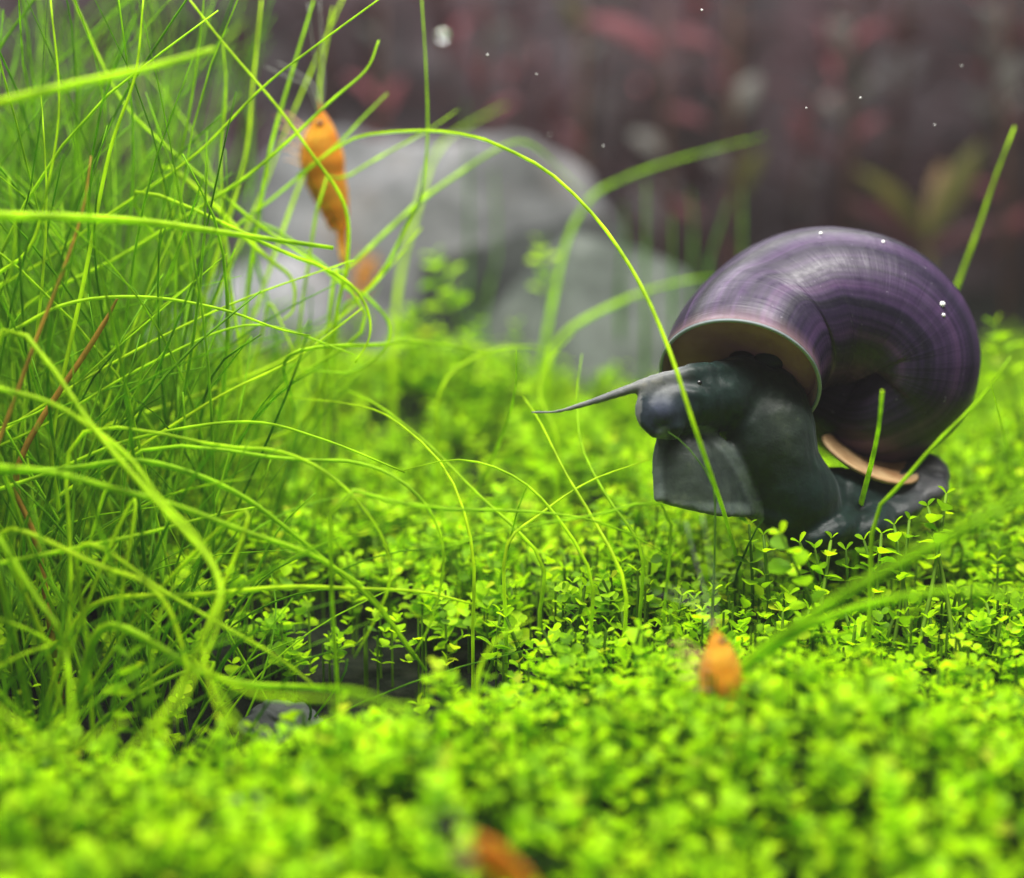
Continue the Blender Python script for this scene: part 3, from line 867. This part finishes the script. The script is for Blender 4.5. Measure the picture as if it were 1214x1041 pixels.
for k, t in enumerate(TR):
    back = 1.9 if k < 2 else 1.35 if t[0] == 'near' and max(q[1] for q in t[1]) < 840 else 0.9 if t[0] == 'near' else 1.0 if t[0] == 'low' else 0
    part(t[0], t[1], t[2] + back, t[3] + back, t[4] * (1.08 if t[0] in ('near', 'low') else 0.88), n=32, tip=0.4)
for tr, d in (([(15, 480), (40, 410), (75, 320), (98, 250), (108, 185)], 17.5), ([(110, 405), (128, 375), (140, 352)], 18.5)):
    part('mid', tr, d, d, 6.5 if d < 18 else 11, mat='grass_brown')

def wild(key, n, px_rng, d_rng, len_rng, lean, spread, wrng, limit, n_seg=11):
    """fill a tussock with unplanned blades growing out of its base"""
    made = 0; guard = 0; out = []
    while made < n and guard < n * 8:
        guard += 1
        d = R4.uniform(*d_rng); px = R4.uniform(*px_rng)
        g = P(px, 520, d); g.z = soil_z(g.x, g.y) + 0.1
        L = R4.uniform(*len_rng)
        a = Vector((R4.gauss(lean, spread), R4.gauss(-0.05, spread * .8), 1.0)).normalized()
        curl = Vector((R4.gauss(lean * .6, .5), R4.gauss(0, .35), -R4.uniform(0.0, 0.55)))
        pts = [g + a * (L * t) + curl * (L * 0.55 * t ** 2.4) for t in (0, .25, .5, .75, 1)]
        ok = True
        for p in pts[1:]:
            x, y, dd = project(p)
            if y < 560 and x > limit(y): ok = False
            if p.z < top_z(p.x, p.y) - .2: ok = False
            if dd < 14.5: ok = False
        if not ok: continue
        V, Fc = blade_mesh(pts, R4.uniform(*wrng) * 0.82, n_seg, 0.3, 5 if key else 4)
        if key: mk('blade', V, Fc, M['grass'], CL[key])
        else: out.append((V, Fc))
        made += 1
    return out
lim = lambda y: 330 - 0.12 * y if y < 330 else 420
lim2 = lambda y: 300 if y < 330 else 360
wild('near', 18, (-140, 60), (15, 17), (3, 8), 0.15, .3, (.05, .075), lambda y: 200)
wild('low', 40, (-60, 230), (16, 18.5), (3, 7), 0.25, .4, (.045, .07), lambda y: 260)
wild('mid', 80, (-80, 240), (18, 20.5), (4, 9.5), 0.18, .45, (.045, .075), lim2)
wild('tall', 80, (-40, 280), (20, 22.5), (5, 10.5), 0.14, .40, (.045, .075), lim)
wild('back', 80, (-80, 270), (23, 26.5), (6, 12), 0.05, .30, (.05, .085), lim)
wild('right', 30, (230, 400), (22, 25), (2.5, 5), 0.1, .4, (.045, .06), lambda y: 330 if y < 300 else 450)
mass = wild(None, 520, (-220, 270), (20, 29), (4, 12), 0.05, .34, (.045, .08), lim)
mass += wild(None, 120, (-220, 330), (18, 22), (1.5, 3.5), 0.1, .45, (.04, .06), lambda y: 420)
mo = mk('hairgrass', *merge(mass), M['grass_stuff'])
tag(mo, 'tangled mass of fine green grass filling the left grass stand', 'grass', kind='stuff')

# ------------------------------------------------------------------ snail
D0 = 20.0
K = F / D0
def Sn(px, py, dy): return P(px, py, D0 + dy)
foot0 = Sn(980, 640, -0.2)
snail = root('snail', foot0)
tag(snail, 'dark purple shelled apple snail crawling over the plant carpet', 'snail')

RINGS = [  # px, py, depth, radius in px : from the lip back round the whorl to the apex
 (876, 450, -0.95, 87), (882, 426, -0.72, 89), (905, 397, -0.32, 92), (945, 371, -0.05, 95), (985, 364, 0.1, 95), (1030, 376, 0.22, 95), (1062, 408, 0.30, 94),
 (1068, 443, 0.33, 90), (1055, 470, 0.36, 82), (1031, 486, 0.36, 71), (1007, 484, 0.42, 60), (991, 468, 0.50, 52), (990, 446, 0.72, 50), (1008, 430, 1.02, 47), (1025, 437, 1.32, 40),
 (1025, 452, 1.5, 32), (1012, 455, 1.65, 24), (1010, 445, 1.78, 15), (1016, 443, 1.85, 5)]
ctrl = []
for (x, y, dy, rp) in RINGS:
    p = Sn(x, y, dy); ctrl.append((*p, rp / K))
NS, NP = 130, 64
sm = catmull(ctrl, NS)
hub = Sn(1000, 445, 0.4)
APN = (Vector((-0.30, 0, 0)) - FWD * 0.62 - UP * 0.72).normalized()
def shell_surface(shrink, i0, i1, wob=True):
    V, UV, Fc = [], [], []
    for i in range(i0, i1):
        p = Vector(sm[i][:3]); r = sm[i][3] * shrink
        t = (Vector(sm[max(i - 1, 0)][:3]) - Vector(sm[min(i + 1, NS - 1)][:3])).normalized()
        w = max(0.0, 1 - i / 16.0); w = w * w * (3 - 2 * w)
        nrm = t.lerp(APN, w).normalized()
        u = p - hub; u = u - nrm * u.dot(nrm)
        if u.length < 1e-4: u = UP.copy()
        u.normalize(); v = nrm.cross(u)
        fl = 1 + 0.05 * max(0, 1 - i / 5.0) ** 2
        for k in range(NP + 1):
            a = 2 * math.pi * k / NP
            q = 1.0
            if wob: q += 0.006 * noise.noise((i * 0.45, math.cos(a) * 1.5, math.sin(a) * 1.5))
            V.append(p + (u * math.cos(a) + v * (math.sin(a) * 1.04)) * (r * q * fl))
            UV.append((i / NS, k / NP))
    m_ = NP + 1
    for i in range(i1 - i0 - 1):
        for k in range(NP):
            Fc.append((i * m_ + k, i * m_ + k + 1, (i + 1) * m_ + k + 1, (i + 1) * m_ + k))
    return V, Fc, UV
V, Fc, UV = shell_surface(1.0, 0, NS)
shell = mk('shell', V, Fc, M['shell'], snail, uvs=UV)
ORIG_SH = ORIG[snail]
V2, F2, _ = shell_surface(0.945, 0, 40, False)
mk('inner_wall', V2, F2, M['nacre'], shell)
lipV = []
for k in range(NP):
    p = (Vector(V[k]) + Vector(V2[k])) / 2
    lipV.append((*p, 0.028))
lipV.append(lipV[0])
mk('lip', *sweep(lipV, 8, cap=False), M['lip'], shell)

mi = 5
ringv = [Vector(q) for q in V2[mi * (NP + 1):mi * (NP + 1) + NP]]
cen = sum(ringv, Vector()) / NP
MV, MF = [], []
for l, (rr_, rec) in enumerate(((1.03, 0), (0.9, -.02), (0.75, -.03), (0.5, .05), (0.2, .08))):
    for q in ringv: MV.append(cen + (q - cen) * rr_ - APN * rec)
for l in range(4):
    for k in range(NP):
        MF.append((l * NP + k, l * NP + (k + 1) % NP, (l + 1) * NP + (k + 1) % NP, (l + 1) * NP + k))
mantle = mk('mantle', MV, MF, M['mantle'], snail)
mk('breathing_pore', *ellipsoid(Sn(912, 428, -0.92), (.27, .14, .15), 18, 12, Matrix.Rotation(-0.3, 3, 'Y')), M['eye_soft'], snail)

# body: overlapping volumes fused into one skin
B = []
def chain(lst, n=16, sides=24, flat=1.0):
    ctrl_ = [(*Sn(x, y, dy), rp / K) for (x, y, dy, rp) in lst]
    s_ = catmull(ctrl_, n)
    B.append(sweep(s_, sides, flat))
    B.append(ellipsoid(s_[0][:3], (s_[0][3],) * 3)); B.append(ellipsoid(s_[-1][:3], (s_[-1][3],) * 3))
chain([(905, 470, 0.1, 52), (896, 482, -0.55, 60), (906, 512, -0.85, 59), (924, 555, -0.85, 48), (944, 592, -0.7, 52), (968, 612, -0.5, 40)])
chain([(880, 470, -0.8, 48), (848, 471, -1.15, 40), (815, 478, -1.45, 32), (790, 486, -1.62, 29)])
B.append(ellipsoid(Sn(783, 488, -1.7), (0.31, 0.30, 0.27)))
B.append(ellipsoid(Sn(792, 505, -1.8), (0.22, 0.14, 0.10)))
B.append(ellipsoid(Sn(800, 470, -1.72), (0.40, 0.16, 0.16)))
B.append(ellipsoid(Sn(830, 455, -1.55), (0.16, 0.16, 0.14)))
chain([(850, 443, -1.35, 15), (815, 445, -1.62, 12), (780, 451, -1.75, 8.5), (745, 462, -1.8, 6.5), (700, 477, -1.85, 4.8), (660, 488, -1.85, 3.4), (630, 489, -1.85, 2.6)], n=20, sides=10)
chain([(905, 585, -.65, 34), (945, 603, -.5, 44), (990, 600, -.25, 46), (1035, 592, -.05, 38), (1072, 580, .15, 30), (1096, 563, .35, 28)], n=22)
for (x, y, dy, rx, rd, rz) in ((925, 606, -.65, 46, .6, 22), (965, 622, -.45, 56, .85, 26), (1005, 618, -.2, 56, .9, 26), (1045, 600, 0.1, 52, .8, 22), (1085, 580, .3, 40, .65, 20), (1108, 560, .4, 16, .4, 22)):
    B.append(ellipsoid(Sn(x, y, dy), (rx / K, rd, rz / K), rot=Matrix.Rotation(0.2 if x < 950 else -0.35, 3, 'Y')))
# rolled fold round the snout
chain([(806, 452, -1.6, 7), (778, 458, -1.75, 7), (762, 474, -1.82, 7), (760, 494, -1.85, 7), (775, 511, -1.85, 7), (800, 516, -1.75, 7)], n=22, sides=10)
# front lobe of the foot, a thick skirt below the snout
def lobe():
    left = catmull([(788, 512, -1.45), (780, 552, -1.6), (783, 596, -1.65)], 14)
    right = catmull([(832, 508, -1.3), (872, 545, -1.25), (902, 614, -1.0)], 14)
    n, m_ = 14, 16
    V = []
    for side in (-0.075, 0.075):
        for j in range(n):
            for i in range(m_):
                s = i / (m_ - 1)
                x, y, dy = left[j] * (1 - s) + right[j] * s
                bulge = -0.28 * math.sin(math.pi * s) * (0.4 + 0.6 * j / (n - 1))
                V.append(Sn(x, y + 6 * math.sin(math.pi * s) * j / (n - 1), dy + bulge + side))
    Fc = []
    o = n * m_
    for j in range(n - 1):
        for i in range(m_ - 1):
            a = j * m_ + i
            Fc.append((a, a + 1, a + m_ + 1, a + m_)); Fc.append((o + a, o + a + m_, o + a + m_ + 1, o + a + 1))
    ring = [i for i in range(m_)] + [j * m_ + m_ - 1 for j in range(1, n)] + [(n - 1) * m_ + i for i in range(m_ - 2, -1, -1)] + [j * m_ for j in range(n - 2, 0, -1)]
    for q in range(len(ring)):
        a, b_ = ring[q], ring[(q + 1) % len(ring)]
        Fc.append((a, o + a, o + b_, b_))
    return V, Fc
B.append(lobe())
# rolled rims of the lobe
for tr in ([(832, 508, -1.3), (872, 545, -1.28), (902, 614, -1.05)], [(788, 512, -1.45), (780, 552, -1.62), (783, 596, -1.67)]):
    s_ = catmull([(*Sn(x, y, dy), 0.085) for x, y, dy in tr], 14)
    B.append(sweep(s_, 10))
V, Fc = merge(B)
tmp = mk('body', V, Fc, M['body'], snail)
bm = bmesh.new(); bm.from_mesh(tmp.data); bmesh.ops.remove_doubles(bm, verts=bm.verts, dist=1e-6); bmesh.ops.recalc_face_normals(bm, faces=bm.faces); bm.to_mesh(tmp.data); bm.free()
md = tmp.modifiers.new('fuse', 'REMESH'); md.mode = 'VOXEL'; md.voxel_size = 0.00028
md2 = tmp.modifiers.new('soften', 'SMOOTH'); md2.factor = 0.5; md2.iterations = 24
bpy.context.view_layer.update()
dg = bpy.context.evaluated_depsgraph_get()
nm = bpy.data.meshes.new_from_object(tmp.evaluated_get(dg))
tmp.modifiers.clear()
old = tmp.data; tmp.data = nm; bpy.data.meshes.remove(old)
nm.name = 'body'
nm.polygons.foreach_set('use_smooth', [True] * len(nm.polygons))
if not nm.materials: nm.materials.append(M['body'])
_o = ORIG[snail]
_co = np.empty(len(nm.vertices) * 3, np.float32); nm.vertices.foreach_get('co', _co); _co = _co.reshape(-1, 3)
_no = np.empty(len(nm.vertices) * 3, np.float32); nm.vertices.foreach_get('normal', _no); _no = _no.reshape(-1, 3)
for i_ in range(len(_co)):                    # skin folds
    w = Vector(_co[i_]) / S + _o
    a_ = 0.016 * noise.noise(w * 2.6) + 0.007 * noise.noise(w * 7.0) + 0.010 * noise.noise((w.x * 9, w.y * 9, w.z * 1.6))
    if w.x < Sn(770, 470, -1.8).x: a_ *= 0.25
    _co[i_] += _no[i_] * (a_ * S)
nm.vertices.foreach_set('co', _co.ravel()); nm.update()
ca = nm.color_attributes.new('Pigment', 'FLOAT_COLOR', 'POINT')
cols = np.empty((len(nm.vertices), 4), np.float32)
def sst(a, b_, x):
    t = max(0, min(1, (x - a) / (b_ - a))); return t * t * (3 - 2 * t)
o0 = ORIG[snail]
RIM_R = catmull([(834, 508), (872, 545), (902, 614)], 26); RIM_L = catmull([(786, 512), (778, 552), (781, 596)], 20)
for v in nm.vertices:
    w = Vector((v.co.x / S, v.co.y / S, v.co.z / S)) + o0
    x, y, d = project(w)
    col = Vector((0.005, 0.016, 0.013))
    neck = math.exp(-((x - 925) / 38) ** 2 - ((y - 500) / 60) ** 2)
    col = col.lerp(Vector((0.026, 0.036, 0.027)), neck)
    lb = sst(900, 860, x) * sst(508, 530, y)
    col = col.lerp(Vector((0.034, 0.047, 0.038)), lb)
    sn = math.exp(-((x - 783) / 22) ** 2 - ((y - 487) / 20) ** 2)
    col = col.lerp(Vector((0.04, 0.048, 0.08)), sn)
    tn = sst(830, 790, x) * sst(474, 455, y) if x > 760 else (1.0 if y < 505 else 0.0)
    col = col.lerp(Vector((0.12, 0.125, 0.13)), tn)
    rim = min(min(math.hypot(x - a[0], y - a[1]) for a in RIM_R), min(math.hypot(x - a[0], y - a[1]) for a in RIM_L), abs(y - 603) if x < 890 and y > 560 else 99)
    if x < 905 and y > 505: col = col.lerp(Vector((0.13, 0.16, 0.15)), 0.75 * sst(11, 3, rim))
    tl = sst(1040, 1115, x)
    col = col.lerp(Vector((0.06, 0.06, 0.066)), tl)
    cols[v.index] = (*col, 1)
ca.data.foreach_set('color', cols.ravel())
mk('eye', *ellipsoid(Sn(829, 454, -1.70), (.036,) * 3, 12, 8), M['eye'], tmp)
mk('eye', *ellipsoid(Sn(800, 452, -1.5), (.05,) * 3, 12, 8), M['eye'], tmp)
# operculum: tan plate on the back of the foot
opV, opF = [], []
oc = Sn(1028, 549, -0.18)
ax = (Sn(1096, 576, 0.10) - Sn(964, 530, -0.35)).normalized()
ay = FWD.lerp(UP, 0.36).normalized(); az = ax.cross(ay) * -1
if az.z < 0: az = -az
for lev, (rad, zz) in enumerate(((0.0, 0.0), (0.35, 0.01), (0.7, 0.03), (0.95, 0.07), (1.0, 0.045), (0.95, 0.01), (0.5, -0.06), (0.0, -0.07))):
    for k in range(28):
        a = 2 * math.pi * k / 28
        opV.append(oc + ax * (0.76 * rad * math.cos(a)) + ay * (0.50 * rad * math.sin(a)) + az * (zz + 0.05 * rad * math.cos(a) ** 2))
for l in range(7):
    for k in range(28):
        opF.append((l * 28 + k, l * 28 + (k + 1) % 28, (l + 1) * 28 + (k + 1) % 28, (l + 1) * 28 + k))
mk('operculum', opV, opF, M['operculum'], snail)
mk('fleck', *ellipsoid(Sn(865, 393, -0.78), (.045, .03, .09), 8, 6), M['fleck'], shell)

# ------------------------------------------------------------------ shrimps
def shrimp_meshes():
    """local frame in cm: x from the beak (0) to the tail fan (2.4), z = back, y = side"""
    prof = [  # x, centre z, half height, half width
     (0.0, .10, .012, .012), (0.16, .095, .035, .03), (0.30, .06, .13, .10), (0.45, .02, .22, .16), (0.62, -.03, .30, .20), (0.82, -.05, .345, .22), (1.0, -.05, .335, .21),
     (1.2, -.03, .30, .19), (1.42, .0, .25, .165), (1.62, .02, .19, .135), (1.82, .03, .125, .10), (2.0, .0, .085, .08), (2.15, -.03, .06, .10), (2.32, -.05, .04, .14), (2.46, -.05, .015, .12)]
    s_ = catmull(prof, 44)
    V, Fc = [], []
    n = 20
    for i, (x, cz, h, w) in enumerate(s_):
        seg = 0.0
        if 1.0 < x < 2.05: seg = 0.09 * abs(math.sin((x - 1.0) * math.pi / 0.18))
        for k in range(n):
            a = 2 * math.pi * k / n
            V.append((x, w * (1 - seg) * math.cos(a), cz + h * (1 - seg) * math.sin(a)))
    for i in range(len(s_) - 1):
        for k in range(n):
            k2 = (k + 1) % n
            Fc.append((i * n + k, (i + 1) * n + k, (i + 1) * n + k2, i * n + k2))
    Fc.append(tuple(range(n))); Fc.append(tuple((len(s_) - 1) * n + k for k in range(n - 1, -1, -1)))
    out = [('body', mesh_data('body', V, Fc, M['shrimp']))]
    for s in (-1, 1):
        out.append(('eye', mesh_data('eye', *ellipsoid((0.33, s * 0.115, 0.085), (.045,) * 3, 10, 7), M['eye'])))
    rl = random.Random(3)
    for i in range(5):
        for s in (-1, 1):
            x0 = 0.42 + i * 0.11
            pts = [(x0, s * .09, -.16, .016), (x0 - .10 + .03 * i, s * .15, -.33, .013), (x0 - .26 + .05 * i, s * .16, -.46, .010), (x0 - .30 + .05 * i, s * .15, -.58, .006)]
            out.append(('leg', mesh_data('leg', *sweep(catmull(pts, 8), 5), M['shrimp_leg'])))
    for i in range(5):
        x0 = 1.08 + i * 0.16
        pts = [(x0, 0, -.2 + .035 * i, .07), (x0 + .08, 0, -.31 + .045 * i, .06), (x0 + .22, 0, -.33 + .055 * i, .02)]
        out.append(('swimmeret', mesh_data('swimmeret', *sweep(catmull(pts, 6), 6, 1.6), M['shrimp'])))
    for s in (-1, 1):
        for (dx, dz, L) in ((-1.35, .35, .008), (-.6, -.5, .006)):
            pts = [(0.2, s * .04, .07, .009), (-.2, s * .12, .12 + dz * .2, .007), (dx * .6, s * .2, .1 + dz * .5, .006), (dx, s * .25, dz, .004)]
            out.append(('feeler', mesh_data('feeler', *sweep(catmull(pts, 10), 4), M['feeler'])))
    return out
SHR = shrimp_meshes()
def shrimp(head, tail, back, label, size=None):
    head = Vector(head); tail = Vector(tail)
    r = bpy.data.objects.new('shrimp', None); r.empty_display_size = .005; link(r)
    X = (tail - head)
    sc = X.length / 2.46 if size is None else size
    place(r, head, X, Vector(back), sc)
    for nm_, me_ in SHR: link(bpy.data.objects.new(nm_, me_), r)
    return tag(r, label, 'shrimp', 'orange shrimps')
shrimp(P(370, 119, 21.8), P(413, 312, 22.6), (1, -0.25, 0.1), 'orange shrimp hanging head up among the grass blades before the pale rock')
h_ = P(836, 736, 16.0)
shrimp(h_, h_ + Vector((0.45, -0.35, -1.3)), (1.0, 0.45, 0.1), 'orange shrimp half buried in the carpet below the snail', 0.8)
h_ = P(550, 988, 11.9)
shrimp(h_, h_ + Vector((0.75, 0.2, -0.75)), (0.4, -0.3, 0.9), 'blurred orange shrimp sunk in the carpet of the front mound')
h_ = P(443, 296, 35)
shrimp(h_, P(418, 372, 35.5), (1, -.2, 0), 'pale blurred orange shrimp upright before the rock, behind the grass curls')

# the long feeler seen against the carpet belongs to the half buried shrimp's kind of fine thread
# ------------------------------------------------------------------ bubbles and floating specks
def ball(name, px, py, d, r, mat, label, cat, group=None):
    o = mk(name, *ellipsoid(P(px, py, d), (r, r, r), 24, 16), M[mat], origin=P(px, py, d))
    return tag(o, label, cat, group)
ball('air_bubble', 525, 43, 15.0, 0.075, 'bubble', 'pale blurred air bubble drifting beside the tip of the upright blade', 'bubble')
ball('air_bubble', 724, 262, 33, 0.42, 'bubble', 'large faint blurred bubble above the grey rock', 'bubble') if False else None
for (x, y, lab) in ((975, 273, 'tiny white bubble on the crest of the shell'), (1044, 281, 'tiny white bubble on the upper back slope of the shell'), (1118, 361, 'larger white bubble on the rear flank of the shell'), (1123, 373, 'smallest white bubble just under the larger one on the shell flank')):
    best = None
    for v in shell.data.vertices:
        w = v.co / S + ORIG[snail]
        qx, qy, qd = project(w)
        e = (qx - x) ** 2 + (qy - y) ** 2
        if e < 60 and (best is None or qd < best[0]): best = (qd, w)
    if best is None: continue
    o = mk('air_bubble', *ellipsoid(best[1], (.04 if y == 361 else .026,) * 3, 10, 8), M['speck'], origin=best[1])
    tag(o, lab, 'bubble')
R6 = random.Random(8)
for (x, y) in ((832, 12), (578, 65), (636, 88), (652, 160), (715, 173), (956, 128), (1020, 116), (1108, 148), (1140, 78)):
    ball('floating_speck', x, y, R6.uniform(17, 22), R6.uniform(.007, .013), 'speck', 'tiny white speck floating in the water before the dark back panel', 'speck', 'floating specks')


# ------------------------------------------------------------------ faintly cloudy water
hx, hy0, hy1, hz0, hz1 = 48, -23, 51, -6, 21
HV = [(x, y, z) for z in (hz0, hz1) for y in (hy0, hy1) for x in (-hx, hx)]
HF = [(0, 2, 3, 1), (4, 5, 7, 6), (0, 1, 5, 4), (2, 6, 7, 3), (0, 4, 6, 2), (1, 3, 7, 5)]
m = bpy.data.materials.new('haze'); m.use_nodes = True
nt = m.node_tree
for n_ in list(nt.nodes):
    if n_.type != 'OUTPUT_MATERIAL': nt.nodes.remove(n_)
pv = nt.nodes.new('ShaderNodeVolumePrincipled')
pv.inputs['Color'].default_value = (0.95, 0.93, 0.95, 1)
pv.inputs['Density'].default_value = 0.05
nt.links.new(pv.outputs[0], nt.nodes['Material Output'].inputs['Volume'])
hz = mk('haze', HV, HF, m, smooth=False)
tag(hz, 'slightly cloudy aquarium water', 'water', kind='stuff')
